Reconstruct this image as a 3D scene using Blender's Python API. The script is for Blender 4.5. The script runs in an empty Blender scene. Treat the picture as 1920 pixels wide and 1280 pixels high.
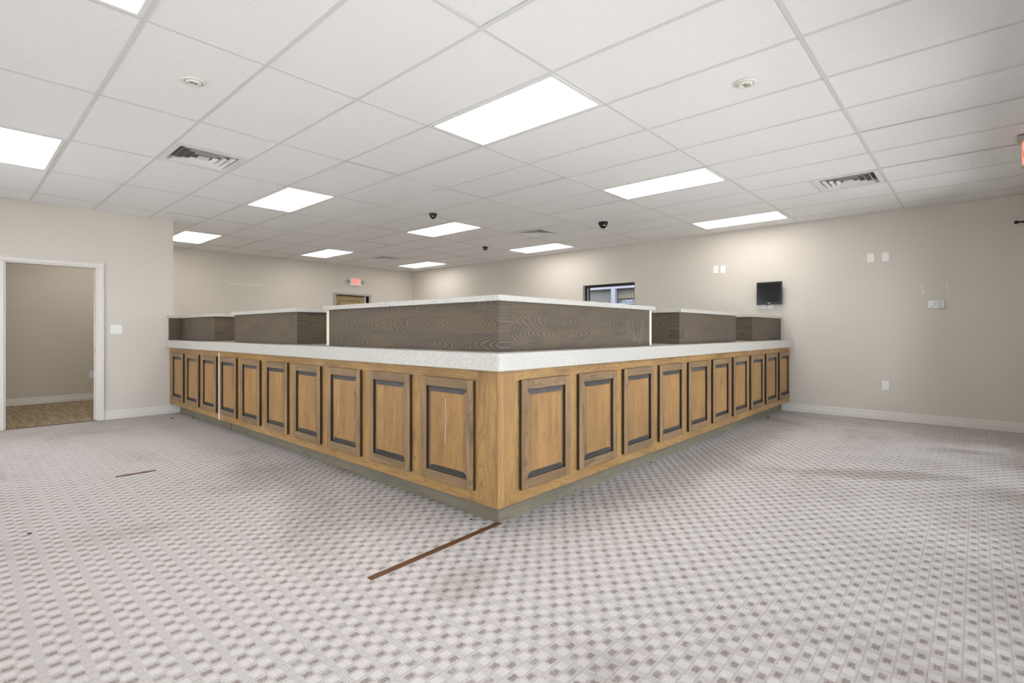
import bpy, bmesh, math, random
from mathutils import Vector, Matrix
random.seed(7)
scene = bpy.context.scene
COL = scene.collection

# ------------------------------------------------------------------ camera
CAM_Z = 1.177
cam_d = bpy.data.cameras.new('camera')
cam_d.sensor_width = 36.0
cam_d.lens = 36.0 * 961.5 / 1920.0
cam_d.shift_x = (960 - 953.5) / 1920.0
cam_d.shift_y = -(640 - 620.8) / 1920.0
cam_d.clip_start = 0.05
cam = bpy.data.objects.new('camera', cam_d)
COL.objects.link(cam)
cam.location = (0, 0, CAM_Z)
cam.rotation_euler = (math.radians(90), 0, -math.radians(47.572))
scene.camera = cam

# ------------------------------------------------------------------ world, exposure
world = bpy.data.worlds.new('world')
scene.world = world
world.use_nodes = True
bg = world.node_tree.nodes['Background']
bg.inputs['Color'].default_value = (0.885, 0.937, 1.0, 1)
bg.inputs['Strength'].default_value = 4.9
SUN = 28.0
sun_d = bpy.data.lights.new('sun', 'SUN')
sun_d.energy = SUN
sun_d.angle = math.radians(1.0)
sun_d.color = (1.0, 0.955, 0.905)
sun = bpy.data.objects.new('sun', sun_d)
COL.objects.link(sun)
sun.location = (20, 10, 20)
sun.rotation_euler = Vector((-0.75, -0.22, -1.0)).to_track_quat('-Z', 'Y').to_euler()
LAMP = 6.7            # radiance of the ceiling light diffusers
LAMP_COL = (1.0, 0.975, 0.93)
vs = scene.view_settings
vs.view_transform = 'Standard'
vs.look = 'None'
vs.exposure = 0.29
vs.gamma = 1.0
vs.use_curve_mapping = False
scene.cycles.use_denoising = True
scene.cycles.max_bounces = 8
scene.cycles.diffuse_bounces = 4
scene.cycles.adaptive_threshold = 0.06
scene.cycles.sample_clamp_indirect = 8.0

# ------------------------------------------------------------------ room numbers (metres)
CEIL = 2.767
XW = 8.41             # right wall
YB = 11.20            # back wall
YP = 8.56             # partition wall with the office doorway
XP = 2.198            # end of that partition
YF = -0.45            # front wall behind the camera
XS = -1.15            # side wall to the left of the camera
T = 0.14              # wall thickness

# ------------------------------------------------------------------ node helpers
class G:
    def __init__(self, name, rough=0.6):
        self.mat = bpy.data.materials.new(name)
        self.mat.use_nodes = True
        self.nt = self.mat.node_tree
        self.b = self.nt.nodes['Principled BSDF']
        self.b.inputs['Roughness'].default_value = rough
    def n(self, typ, **kw):
        nd = self.nt.nodes.new(typ)
        for k, v in kw.items(): setattr(nd, k, v)
        return nd
    def put(self, sock, v):
        if isinstance(v, (int, float)):
            sock.default_value = v
        elif isinstance(v, tuple):
            sock.default_value = v if len(v) == len(sock.default_value) else v + (1,)
        else:
            self.nt.links.new(v, sock)
    def m(self, op, a, b=0.0, c=None, clamp=False):
        nd = self.n('ShaderNodeMath', operation=op, use_clamp=clamp)
        self.put(nd.inputs[0], a); self.put(nd.inputs[1], b)
        if c is not None: self.put(nd.inputs[2], c)
        return nd.outputs[0]
    def add(self, a, b): return self.m('ADD', a, b)
    def sub(self, a, b): return self.m('SUBTRACT', a, b)
    def mul(self, a, b): return self.m('MULTIPLY', a, b)
    def xyz(self, x, y, z):
        nd = self.n('ShaderNodeCombineXYZ')
        for i, v in enumerate((x, y, z)): self.put(nd.inputs[i], v)
        return nd.outputs[0]
    def sep(self, v):
        nd = self.n('ShaderNodeSeparateXYZ'); self.put(nd.inputs[0], v)
        return nd.outputs
    def noise(self, vec, scale, detail=2.0, rough=0.5, dist=0.0):
        nd = self.n('ShaderNodeTexNoise')
        self.put(nd.inputs['Vector'], vec)
        nd.inputs['Scale'].default_value = scale
        nd.inputs['Detail'].default_value = detail
        nd.inputs['Roughness'].default_value = rough
        nd.inputs['Distortion'].default_value = dist
        return nd.outputs[0]
    def step(self, v, lo, hi, a=0.0, b=1.0):
        nd = self.n('ShaderNodeMapRange', interpolation_type='SMOOTHSTEP')
        self.put(nd.inputs[0], v)
        for i, q in enumerate((lo, hi, a, b)): self.put(nd.inputs[i + 1], q)
        return nd.outputs[0]
    def mix(self, f, a, b, mode='MIX'):
        nd = self.n('ShaderNodeMix', data_type='RGBA', blend_type=mode)
        self.put(nd.inputs[0], f); self.put(nd.inputs[6], a); self.put(nd.inputs[7], b)
        return nd.outputs[2]
    def obj(self):
        return self.n('ShaderNodeTexCoord').outputs['Object']
    def pos(self):
        return self.n('ShaderNodeNewGeometry').outputs['Position']
    def rnd(self):
        return self.n('ShaderNodeObjectInfo').outputs['Random']
    def col(self, v): self.put(self.b.inputs['Base Color'], v)
    def rough(self, v): self.put(self.b.inputs['Roughness'], v)
    def bump(self, h, strength=0.3, dist=0.01):
        nd = self.n('ShaderNodeBump')
        nd.inputs['Strength'].default_value = strength
        nd.inputs['Distance'].default_value = dist
        self.put(nd.inputs['Height'], h)
        self.nt.links.new(nd.outputs[0], self.b.inputs['Normal'])

def plain(name, c, rough=0.5, metal=0.0, var=0.04, spec=None):
    g = G(name, rough)
    f = g.noise(g.obj(), 9.0, 3)
    lo = tuple(max(0, q * (1 - var)) for q in c); hi = tuple(min(1, q * (1 + var)) for q in c)
    g.col(g.mix(f, lo, hi))
    g.b.inputs['Metallic'].default_value = metal
    if spec is not None: g.b.inputs['Specular IOR Level'].default_value = spec
    return g.mat

def emit(name, c, s):
    g = G(name)
    g.col(c)
    g.put(g.b.inputs['Emission Color'], c)
    g.b.inputs['Emission Strength'].default_value = s
    return g.mat

# ------------------------------------------------------------------ materials
def m_wall(name, c):
    g = G(name, 0.55)
    p = g.pos()
    big = g.noise(p, 0.9, 3)
    g.col(g.mix(big, tuple(q * 0.975 for q in c), tuple(q * 1.02 for q in c)))
    g.bump(g.noise(p, 190.0, 3, 0.6), 0.10, 0.004)
    return g.mat
M_WALL = m_wall('wall_paint', (0.655, 0.612, 0.55))
M_OFFICE = m_wall('office_paint', (0.60, 0.55, 0.47))
M_TRIM = plain('trim_paint', (0.73, 0.70, 0.655), 0.35, var=0.02)
M_PLATE = plain('white_plastic', (0.86, 0.86, 0.83), 0.3, var=0.01)
M_CREAM = plain('cream_plastic', (0.74, 0.72, 0.66), 0.4, var=0.02)
M_SLOT = plain('dark_slot', (0.05, 0.05, 0.05), 0.6)
M_TEE = plain('ceiling_grid_paint', (0.70, 0.70, 0.70), 0.55, var=0.02)
M_VENT = plain('vent_paint', (0.78, 0.78, 0.77), 0.4, var=0.02)
M_DUCT = plain('duct_dark', (0.14, 0.14, 0.14), 0.7)
M_FRAME = plain('light_frame_paint', (0.8, 0.8, 0.8), 0.35, var=0.01)
M_BLACK = plain('black_plastic', (0.012, 0.012, 0.013), 0.22)
M_SCREEN = plain('screen_glass', (0.006, 0.006, 0.008), 0.12)
M_BEZEL = plain('bezel_plastic', (0.018, 0.021, 0.03), 0.3)
M_METAL = plain('brushed_steel', (0.45, 0.44, 0.42), 0.35, 0.9)
M_GREYFRAME = plain('grey_metal_paint', (0.42, 0.40, 0.36), 0.4)
M_DARKFRAME = plain('bronze_window_frame', (0.022, 0.02, 0.019), 0.4)
M_OCHRE = plain('ochre_door_paint', (0.40, 0.30, 0.13), 0.45)
M_STRIP = plain('brown_strip', (0.115, 0.045, 0.017), 0.45, var=0.25)
M_RAW = plain('raw_edge', (0.72, 0.66, 0.50), 0.6)
M_SCUFF = plain('spackle', (0.80, 0.76, 0.68), 0.7, var=0.08)
M_GAPLIGHT = plain('gap_light_paint', (0.82, 0.84, 0.92), 0.4)
M_LINT = plain('debris', (0.03, 0.028, 0.026), 0.9)
M_CONC = plain('concrete', (0.42, 0.405, 0.395), 0.9, var=0.12)
M_FACADE = plain('facade_grey', (0.15, 0.15, 0.148), 0.8, var=0.1)
M_LILAC = plain('facade_trim', (0.27, 0.275, 0.34), 0.5)
M_TAN = plain('tan_sign', (0.19, 0.165, 0.115), 0.7, var=0.1)
M_SIGN = plain('sign_white', (0.42, 0.44, 0.56), 0.5)
M_RED = emit('exit_red', (1.0, 0.10, 0.06), 1.2)
M_REDPANEL = emit('exit_panel', (1.0, 0.36, 0.26), 0.55)
M_LAMP = emit('lamp_diffuser', LAMP_COL, LAMP)
M_LENS = plain('lamp_lens', (0.7, 0.7, 0.68), 0.1)

def m_glass():
    mat = bpy.data.materials.new('window_glass')
    mat.use_nodes = True
    nt = mat.node_tree
    nt.nodes.clear()
    out = nt.nodes.new('ShaderNodeOutputMaterial')
    tr = nt.nodes.new('ShaderNodeBsdfTransparent'); tr.inputs[0].default_value = (0.92, 0.937, 0.945, 1)
    gl = nt.nodes.new('ShaderNodeBsdfGlossy'); gl.inputs['Roughness'].default_value = 0.02
    fr = nt.nodes.new('ShaderNodeFresnel'); fr.inputs[0].default_value = 1.25
    mx = nt.nodes.new('ShaderNodeMixShader')
    nt.links.new(fr.outputs[0], mx.inputs[0]); nt.links.new(tr.outputs[0], mx.inputs[1]); nt.links.new(gl.outputs[0], mx.inputs[2])
    nt.links.new(mx.outputs[0], out.inputs[0])
    return mat
M_GLASS = m_glass()

def m_tile():
    g = G('ceiling_tile', 0.85)
    p = g.pos()
    holes = g.step(g.noise(p, 170.0, 2, 0.6), 0.57, 0.68)
    specks = g.step(g.noise(p, 48.0, 2, 0.55), 0.70, 0.78)
    pit = g.m('MAXIMUM', g.mul(holes, 0.55), specks)
    tone = g.noise(g.xyz(g.mul(g.rnd(), 90.0), 0.0, 0.0), 1.0)
    base = g.mix(tone, (0.865, 0.868, 0.87), (0.895, 0.898, 0.90))
    g.col(g.mix(g.mul(pit, 0.55), base, (0.34, 0.34, 0.34)))
    g.bump(g.mul(pit, -1.0), 0.35, 0.003)
    return g.mat
M_TILE = m_tile()

def m_carpet():
    g = G('carpet', 0.95)
    p = g.pos()
    s = g.sep(p)
    wob = g.mul(g.sub(g.noise(p, 85.0, 3), 0.5), 0.014)
    wob2 = g.mul(g.sub(g.noise(g.xyz(s[1], s[0], 3.0), 85.0, 3), 0.5), 0.012)
    X = g.add(s[0], wob); Y = g.add(s[1], wob2)
    PX, PY = 0.1155, 0.0885
    def dist(c, c0, per, ph):
        t = g.m('FRACT', g.add(g.mul(g.sub(c, c0), 1.0 / per), 0.5 - ph + 100.0))
        return g.mul(g.m('ABSOLUTE', g.sub(t, 0.5)), per)
    def blk(u0, v0, hx, hy, sx=0.005, sy=0.004):
        a = g.step(dist(X, 0.257, PX, u0), hx - sx, hx + sx, 1.0, 0.0)
        b = g.step(dist(Y, 2.492, PY, v0), hy - sy, hy + sy, 1.0, 0.0)
        return g.mul(a, b)
    dash = g.m('MAXIMUM', blk(0.0, 0.0, 0.0175, 0.0120), blk(0.40, 0.54, 0.0175, 0.0120))
    white = g.m('MAXIMUM', blk(0.40, 0.04, 0.0200, 0.0190), blk(0.0, 0.54, 0.0200, 0.0190))
    fine = g.noise(p, 420.0, 2, 0.7)
    yarn = g.noise(g.xyz(g.mul(s[0], 60.0), g.mul(s[1], 330.0), 0.0), 1.0, 2)
    cell = g.noise(p, 11.0, 1)
    rows = g.step(dist(Y, 2.492, PY, 0.27), 0.0012, 0.0035, 1.0, 0.0)
    lines = g.step(dist(Y, 2.492, PY, 0.78), 0.0012, 0.0035, 1.0, 0.0)
    base = (0.56, 0.53, 0.512)
    c = g.mix(g.step(fine, 0.35, 0.66), (0.42, 0.388, 0.37), (0.67, 0.645, 0.63))
    c = g.mix(0.25, c, base)
    mott = g.noise(p, 150.0, 2, 0.7)
    c = g.mix(g.step(mott, 0.52, 0.66, 0.0, 0.55), c, (0.34, 0.305, 0.285))
    c = g.mix(g.step(mott, 0.32, 0.46, 0.45, 0.0), c, (0.74, 0.72, 0.705))
    c = g.mix(g.mul(g.m('MAXIMUM', rows, lines), 0.35), c, (0.33, 0.30, 0.29))
    c = g.mix(g.mul(white, g.step(yarn, 0.3, 0.75, 0.30, 0.80)), c, (0.71, 0.69, 0.68))
    dash = g.mul(dash, g.step(mott, 0.32, 0.56, 0.5, 1.0))
    dk = g.mul(dash, g.step(cell, 0.25, 0.60, 0.50, 1.0))
    c = g.mix(g.mul(dk, g.step(fine, 0.25, 0.7, 1.0, 0.62)), c, (0.205, 0.152, 0.128))
    # trodden-in soiling with its own shape
    soil = g.noise(p, 0.75, 5, 0.62, 0.6)
    c = g.mix(g.step(soil, 0.46, 0.78, 0.0, 0.6), c, g.mix(1.0, c, (0.50, 0.455, 0.41), 'MULTIPLY'))
    sn = g.mul(g.sub(g.noise(p, 4.0, 3, 0.6), 0.5), 1.1)
    def spot(cx, cy, rx, ry, a, amt):
        ca, sa = math.cos(a), math.sin(a)
        dx = g.sub(s[0], cx); dy = g.sub(s[1], cy)
        u = g.mul(g.add(g.mul(dx, ca), g.mul(dy, sa)), 1 / rx)
        v = g.mul(g.sub(g.mul(dy, ca), g.mul(dx, sa)), 1 / ry)
        r = g.m('SQRT', g.add(g.mul(u, u), g.mul(v, v)))
        r = g.add(r, sn)
        return g.step(r, 0.35, 1.1, amt, 0.0)
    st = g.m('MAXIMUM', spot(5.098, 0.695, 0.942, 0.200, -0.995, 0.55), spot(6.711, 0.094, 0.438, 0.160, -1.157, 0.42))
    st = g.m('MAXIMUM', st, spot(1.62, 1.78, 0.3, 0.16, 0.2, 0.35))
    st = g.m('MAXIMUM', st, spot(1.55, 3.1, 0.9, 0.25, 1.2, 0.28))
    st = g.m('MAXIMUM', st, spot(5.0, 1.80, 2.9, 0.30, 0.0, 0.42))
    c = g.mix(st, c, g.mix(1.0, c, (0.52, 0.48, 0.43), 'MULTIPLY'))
    c = g.mix(1.0, c, (0.91, 0.885, 0.87), 'MULTIPLY')
    g.col(c)
    h = g.add(g.mul(white, 1.0), g.add(g.mul(dash, -0.6), g.mul(fine, 0.8)))
    g.bump(h, 0.5, 0.004)
    g.b.inputs['Specular IOR Level'].default_value = 0.15
    return g.mat
M_CARPET = m_carpet()

def m_office_carpet():
    g = G('office_carpet', 0.95)
    p = g.pos(); s = g.sep(p)
    st = g.noise(g.xyz(g.mul(s[0], 26.0), g.mul(s[1], 2.0), 0.0), 1.0, 3)
    f = g.noise(p, 300.0, 2)
    c = g.mix(g.step(st, 0.35, 0.65), (0.24, 0.175, 0.10), (0.40, 0.31, 0.20))
    g.col(g.mix(g.mul(f, 0.5), c, (0.3, 0.23, 0.15)))
    g.bump(f, 0.4, 0.004)
    return g.mat
M_OFFCARPET = m_office_carpet()

def m_stone():
    g = G('speckled_worktop', 0.32)
    p = g.pos()
    a = g.step(g.noise(p, 210.0, 2, 0.6), 0.38, 0.66)
    b = g.step(g.noise(p, 120.0, 1, 0.5), 0.66, 0.74)
    c = g.mix(a, (0.39, 0.368, 0.33), (0.605, 0.58, 0.537))
    c = g.mix(g.mul(b, 0.6), c, (0.80, 0.78, 0.74))
    g.col(c)
    return g.mat
M_STONE = m_stone()

def m_wood(name, grain, light, mid, dark, line, ring=34.0, amp=0.30, rough=0.42, glaze=0.6, linef=0.6, streakf=0.36, gfreq=0.26, stave=0.15, cm=2.6):
    """grain: 'x' or 'z' = local axis the fibres run along."""
    g = G(name, rough)
    s = g.sep(g.obj())
    r = g.rnd()
    gr, cr0 = (s[0], s[2]) if grain == 'x' else (s[2], s[0])
    # glued-up staves: every stave gets its own figure and tone
    sv = g.add(g.mul(cr0, 1.0 / stave), g.add(100.37, r))
    st = g.m('FLOOR', sv)
    cr = g.mul(g.sub(g.m('FRACT', sv), 0.5), stave)
    hsh = g.m('FRACT', g.mul(g.m('SINE', g.add(g.mul(st, 12.9898), g.mul(r, 78.233))), 437.58))
    off = g.mul(g.add(hsh, r), 61.0)
    off2 = g.mul(g.sub(hsh, 0.5), stave * 0.55)
    c1 = g.add(g.add(cr, off2), g.mul(g.sub(g.noise(g.xyz(g.mul(gr, 3.0), g.mul(cr, 5.0), off), 1.0, 2), 0.5), 0.05))
    run = g.add(g.add(g.mul(gr, gfreq * 0.5), g.mul(hsh, 3.0)), g.mul(g.noise(g.xyz(g.mul(gr, 2.2), g.mul(cr, 6.0), off), 1.0, 2), 0.16))
    d = g.add(0.03, g.m('PINGPONG', run, amp))
    c1 = g.mul(c1, cm)
    rad = g.m('SQRT', g.add(g.mul(c1, c1), g.mul(d, d)))
    fr = g.m('FRACT', g.mul(g.add(rad, g.mul(g.noise(g.xyz(g.mul(gr, 9.0), g.mul(cr, 60.0), off), 1.0, 2), 0.006)), ring))
    saw = g.step(fr, 0.0, 0.42, 1.0, 0.0)
    streak = g.noise(g.xyz(g.mul(gr, 5.0), g.mul(cr, 230.0), off), 1.0, 3, 0.65)
    streak2 = g.noise(g.xyz(g.mul(gr, 1.2), g.mul(cr, 34.0), g.add(off, 5.0)), 1.0, 2, 0.6)
    blot = g.noise(g.xyz(g.mul(gr, 1.6), g.mul(cr, 4.0), g.add(off, 3.0)), 1.0, 4, 0.6)
    blot2 = g.noise(g.xyz(g.mul(gr, 2.4), g.mul(cr, 9.0), g.add(off, 21.0)), 1.0, 4, 0.62)
    c = g.mix(g.step(blot, 0.30, 0.70), mid, light)
    c = g.mix(g.mul(g.step(streak, 0.40, 0.66), streakf), c, dark)
    c = g.mix(g.mul(g.step(streak2, 0.50, 0.75), 0.55), c, mid)
    c = g.mix(g.mul(g.mul(saw, linef), g.step(blot2, 0.25, 0.5)), c, line)
    c = g.mix(g.mul(g.step(blot2, 0.50, 0.78), glaze), c, dark)
    tone = g.m('FRACT', g.mul(r, 13.7))
    c = g.mix(g.mul(tone, 0.25), c, mid)
    c = g.mix(g.mul(hsh, 0.22), c, mid)
    g.col(c)
    g.rough(g.step(streak, 0.3, 0.7, rough - 0.06, rough + 0.1))
    g.b.inputs['Specular IOR Level'].default_value = 0.3
    g.bump(g.add(streak, g.mul(saw, 0.4)), 0.12, 0.002)
    return g.mat
L1, L2, L3, L4 = (0.48, 0.285, 0.105), (0.31, 0.172, 0.060), (0.075, 0.045, 0.025), (0.17, 0.085, 0.032)
M_WV = m_wood('stained_birch_upright', 'z', L1, L2, L3, L4)
M_WH = m_wood('stained_birch_flat', 'x', L1, L2, L3, L4)
M_WPANEL = m_wood('stained_birch_panel', 'z', (0.44, 0.250, 0.090), (0.30, 0.160, 0.055), (0.10, 0.058, 0.028), (0.18, 0.088, 0.034), glaze=0.55, streakf=0.42)
M_WSTILE = m_wood('stained_birch_stile', 'z', (0.36, 0.225, 0.105), (0.22, 0.135, 0.066), (0.06, 0.043, 0.03), (0.13, 0.075, 0.036), glaze=0.85)
M_WRAIL = m_wood('stained_birch_rail', 'x', (0.33, 0.205, 0.10), (0.19, 0.12, 0.062), (0.06, 0.045, 0.033), (0.12, 0.07, 0.036), glaze=0.85, ring=46)
M_GLAZE = m_wood('dark_glaze', 'x', (0.11, 0.098, 0.09), (0.055, 0.05, 0.047), (0.022, 0.021, 0.022), (0.04, 0.036, 0.034), rough=0.35)
M_DARKW = m_wood('walnut_stain', 'x', (0.130, 0.098, 0.058), (0.082, 0.064, 0.050), (0.046, 0.038, 0.037), (0.27, 0.205, 0.135), streakf=0.35, gfreq=1.0, stave=0.157, cm=3.4, ring=42, amp=0.42, rough=0.55, glaze=0.6, linef=0.6)
M_DARKV = m_wood('walnut_stain_upright', 'z', (0.135, 0.100, 0.066), (0.088, 0.067, 0.050), (0.052, 0.043, 0.040), (0.20, 0.15, 0.10), ring=42, amp=0.3, rough=0.5, glaze=0.55, linef=0.4)
M_TOE = m_wood('weathered_toe', 'x', (0.26, 0.225, 0.155), (0.185, 0.16, 0.115), (0.09, 0.075, 0.055), (0.14, 0.115, 0.08), rough=0.55, glaze=0.5)

# ------------------------------------------------------------------ mesh helpers
def link(name, me, mat=None, parent=None, loc=None, rot=None):
    o = bpy.data.objects.new(name, me)
    COL.objects.link(o)
    if mat is not None and me is not None:
        mats = mat if isinstance(mat, (list, tuple)) else [mat]
        if not me.materials:
            for q in mats: me.materials.append(q)
    if parent is not None: o.parent = parent
    if loc is not None: o.location = loc
    if rot is not None: o.rotation_euler = rot
    return o

def from_bm(bm, name, smooth=False):
    me = bpy.data.meshes.new(name)
    bmesh.ops.recalc_face_normals(bm, faces=bm.faces)
    bm.to_mesh(me); bm.free()
    if smooth:
        for p in me.polygons: p.use_smooth = True
    return me

def box_me(x0, x1, y0, y1, z0, z1, bev=0.0, name='box', seg=1):
    bm = bmesh.new()
    bmesh.ops.create_cube(bm, size=1.0)
    for v in bm.verts:
        v.co = Vector((x0 + (v.co.x + .5) * (x1 - x0), y0 + (v.co.y + .5) * (y1 - y0), z0 + (v.co.z + .5) * (z1 - z0)))
    if bev > 0:
        bmesh.ops.bevel(bm, geom=list(bm.edges), offset=bev, segments=seg, affect='EDGES', profile=0.5)
    return from_bm(bm, name)

def box(name, x0, x1, y0, y1, z0, z1, mat, parent=None, bev=0.0, local=False, seg=1):
    """box object whose origin is its own centre (so that grain runs in its own coordinates)"""
    c = Vector(((x0 + x1) / 2, (y0 + y1) / 2, (z0 + z1) / 2))
    hx, hy, hz = abs(x1 - x0) / 2, abs(y1 - y0) / 2, abs(z1 - z0) / 2
    return link(name, box_me(-hx, hx, -hy, hy, -hz, hz, bev, name, seg), mat, parent, c)

def lathe(prof, n=32, name='lathe', smooth=True):
    """prof: list of (r, z)"""
    bm = bmesh.new()
    rings = []
    for r, z in prof:
        if r < 1e-6: rings.append([bm.verts.new((0, 0, z))])
        else: rings.append([bm.verts.new((r * math.cos(2 * math.pi * i / n), r * math.sin(2 * math.pi * i / n), z)) for i in range(n)])
    for a, b in zip(rings, rings[1:]):
        if len(a) == 1 and len(b) == 1: continue
        for i in range(n):
            j = (i + 1) % n
            if len(a) == 1: bm.faces.new((a[0], b[i], b[j]))
            elif len(b) == 1: bm.faces.new((a[i], b[0], a[j]))
            else: bm.faces.new((a[i], b[i], b[j], a[j]))
    return from_bm(bm, name, smooth)

def prism(pts, z0, z1, name='prism', bev_verts=None, bev=0.0):
    """pts: CCW outline in xy, extruded z0..z1"""
    bm = bmesh.new()
    lo = [bm.verts.new((x, y, z0)) for x, y in pts]
    hi = [bm.verts.new((x, y, z1)) for x, y in pts]
    n = len(pts)
    bm.faces.new(lo[::-1]); bm.faces.new(hi)
    for i in range(n):
        bm.faces.new((lo[i], lo[(i + 1) % n], hi[(i + 1) % n], hi[i]))
    return from_bm(bm, name)

def rounded(pts, idx, r, seg=6):
    """round corner idx of outline pts"""
    n = len(pts); out = []
    for i, p in enumerate(pts):
        if i not in idx: out.append(p); continue
        p = Vector(p); a = Vector(pts[i - 1]); b = Vector(pts[(i + 1) % n])
        da = (a - p).normalized(); db = (b - p).normalized()
        for k in range(seg + 1):
            t = k / seg
            q = p + da * r * (1 - t) ** 2 + db * r * t ** 2
            out.append((q.x, q.y))
    return out

def wall_me(u0, u1, v0, v1, holes, thick, name):
    """wall in the u (x) / v (z) plane, front face at y=0, back at y=thick; holes = (u0,u1,v0,v1)"""
    us = sorted({u0, u1, *[h[0] for h in holes], *[h[1] for h in holes]})
    vv = sorted({v0, v1, *[h[2] for h in holes], *[h[3] for h in holes]})
    us = [u for u in us if u0 - 1e-9 <= u <= u1 + 1e-9]; vv = [v for v in vv if v0 - 1e-9 <= v <= v1 + 1e-9]
    bm = bmesh.new()
    vd = {}
    def V(i, j, k):
        if (i, j, k) not in vd: vd[(i, j, k)] = bm.verts.new((us[i], thick * k, vv[j]))
        return vd[(i, j, k)]
    def solid(i, j):
        if i < 0 or j < 0 or i >= len(us) - 1 or j >= len(vv) - 1: return False
        cu, cv = (us[i] + us[i + 1]) / 2, (vv[j] + vv[j + 1]) / 2
        return not any(h[0] < cu < h[1] and h[2] < cv < h[3] for h in holes)
    for i in range(len(us) - 1):
        for j in range(len(vv) - 1):
            if not solid(i, j): continue
            bm.faces.new((V(i, j, 0), V(i + 1, j, 0), V(i + 1, j + 1, 0), V(i, j + 1, 0)))
            bm.faces.new((V(i, j, 1), V(i, j + 1, 1), V(i + 1, j + 1, 1), V(i + 1, j, 1)))
            if not solid(i - 1, j): bm.faces.new((V(i, j, 0), V(i, j + 1, 0), V(i, j + 1, 1), V(i, j, 1)))
            if not solid(i + 1, j): bm.faces.new((V(i + 1, j, 0), V(i + 1, j, 1), V(i + 1, j + 1, 1), V(i + 1, j + 1, 0)))
            if not solid(i, j - 1): bm.faces.new((V(i, j, 0), V(i, j, 1), V(i + 1, j, 1), V(i + 1, j, 0)))
            if not solid(i, j + 1): bm.faces.new((V(i, j + 1, 0), V(i + 1, j + 1, 0), V(i + 1, j + 1, 1), V(i, j + 1, 1)))
    return from_bm(bm, name)

def empty(name, loc=(0, 0, 0), rz=0.0):
    o = bpy.data.objects.new(name, None)
    COL.objects.link(o)
    o.location = loc; o.rotation_euler = (0, 0, rz)
    o.empty_display_size = 0.1
    return o

def tag(o, label, cat, group=None):
    o['label'] = label; o['category'] = cat
    if group: o['group'] = group
    return o

def struct(o, label=None):
    o['kind'] = 'structure'
    if label: o['label'] = label
    return o

def copy_tree(o, parent=None):
    c = o.copy(); COL.objects.link(c)
    if parent is not None: c.parent = parent
    for ch in o.children: copy_tree(ch, c)
    return c

def text_me(s, size, depth, name):
    cu = bpy.data.curves.new(name, 'FONT')
    cu.body = s; cu.size = size; cu.extrude = depth; cu.align_x = 'CENTER'; cu.align_y = 'CENTER'
    o = bpy.data.objects.new(name, cu)
    COL.objects.link(o)
    dg = bpy.context.evaluated_depsgraph_get()
    me = bpy.data.meshes.new_from_object(o.evaluated_get(dg))
    bpy.data.objects.remove(o); bpy.data.curves.remove(cu)
    me.materials.clear()
    return me

# ================================================================== the room shell
# openings
WIN1 = (4.587, 5.71, 0.95, 2.07)                       # Y0,Y1,Z0,Z1 on the right wall
FRONT = [(-0.75, 1.05), (1.25, 3.05), (3.25, 5.0), (5.2, 6.2), (6.4, 7.4)]   # X ranges of the front glazing
SIDE = [(0.7, 1.9), (3.0, 4.4), (5.25, 7.75)]                          # Y ranges of the side glazing
DOOR_OFF = (0.452, 1.335, 0.0, 2.023)
DOOR_BACK = (6.20, 7.085, 0.0, 2.045)

fl = link('floor', box_me(XS - T, XW + T, YF - T, YB + T, -0.12, 0.0, name='floor'), M_CARPET)
struct(fl, 'patterned grey and brown carpet floor')
of = link('floor_office', box_me(XS, XP - T, YP + 0.02, YB, 0.0, 0.004, name='floor_office'), M_OFFCARPET)
struct(of, 'tan striped office carpet beyond the doorway')

# right wall: plane x = XW, u = y
w = link('wall_right', wall_me(YF - T, YB + T, 0, CEIL + 0.15, [WIN1], T, 'wall_right'), M_WALL, None, (XW, 0, 0), (0, 0, math.radians(90)))
# rotating +90 sends local x to world y and local y to world -x; flip so thickness goes outward
w.scale = (1, -1, 1)
struct(w, 'long beige painted wall with window, plates and screen')
w = link('wall_back', wall_me(XP - T, XW + T, 0, CEIL + 0.15, [DOOR_BACK], T, 'wall_back'), M_WALL, None, (0, YB, 0))
struct(w, 'beige back wall with exit sign and ochre door')
w = link('wall_office_back', wall_me(XS - T, XP - T, 0, CEIL + 0.15, [], T, 'wall_office_back'), M_OFFICE, None, (0, YB, 0))
struct(w, 'taupe office wall seen through the doorway')
w = link('wall_left', wall_me(XS - T, XP, 0, CEIL + 0.15, [DOOR_OFF], T, 'wall_left'), M_WALL, None, (0, YP, 0))
struct(w, 'beige partition wall with cased office doorway')
w = link('wall_partition', box_me(XP - T, XP, YP + T, YB, 0, CEIL + 0.15, name='wall_partition'), M_WALL)
struct(w)
w = link('wall_side', wall_me(YF - T, YB, 0, CEIL + 0.15, [(a, b, 0.10, 2.32) for a, b in SIDE], T, 'wall_side'), M_WALL, None, (XS, 0, 0), (0, 0, math.radians(90)))
struct(w)
w = link('wall_front', wall_me(XS, XW, 0, CEIL + 0.15, [(a, b, 0.06 if i == 3 else 0.12, 2.32) for i, (a, b) in enumerate(FRONT)], T, 'wall_front'), M_WALL, None, (0, YF, 0))
w.scale = (1, -1, 1)
struct(w)

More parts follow.
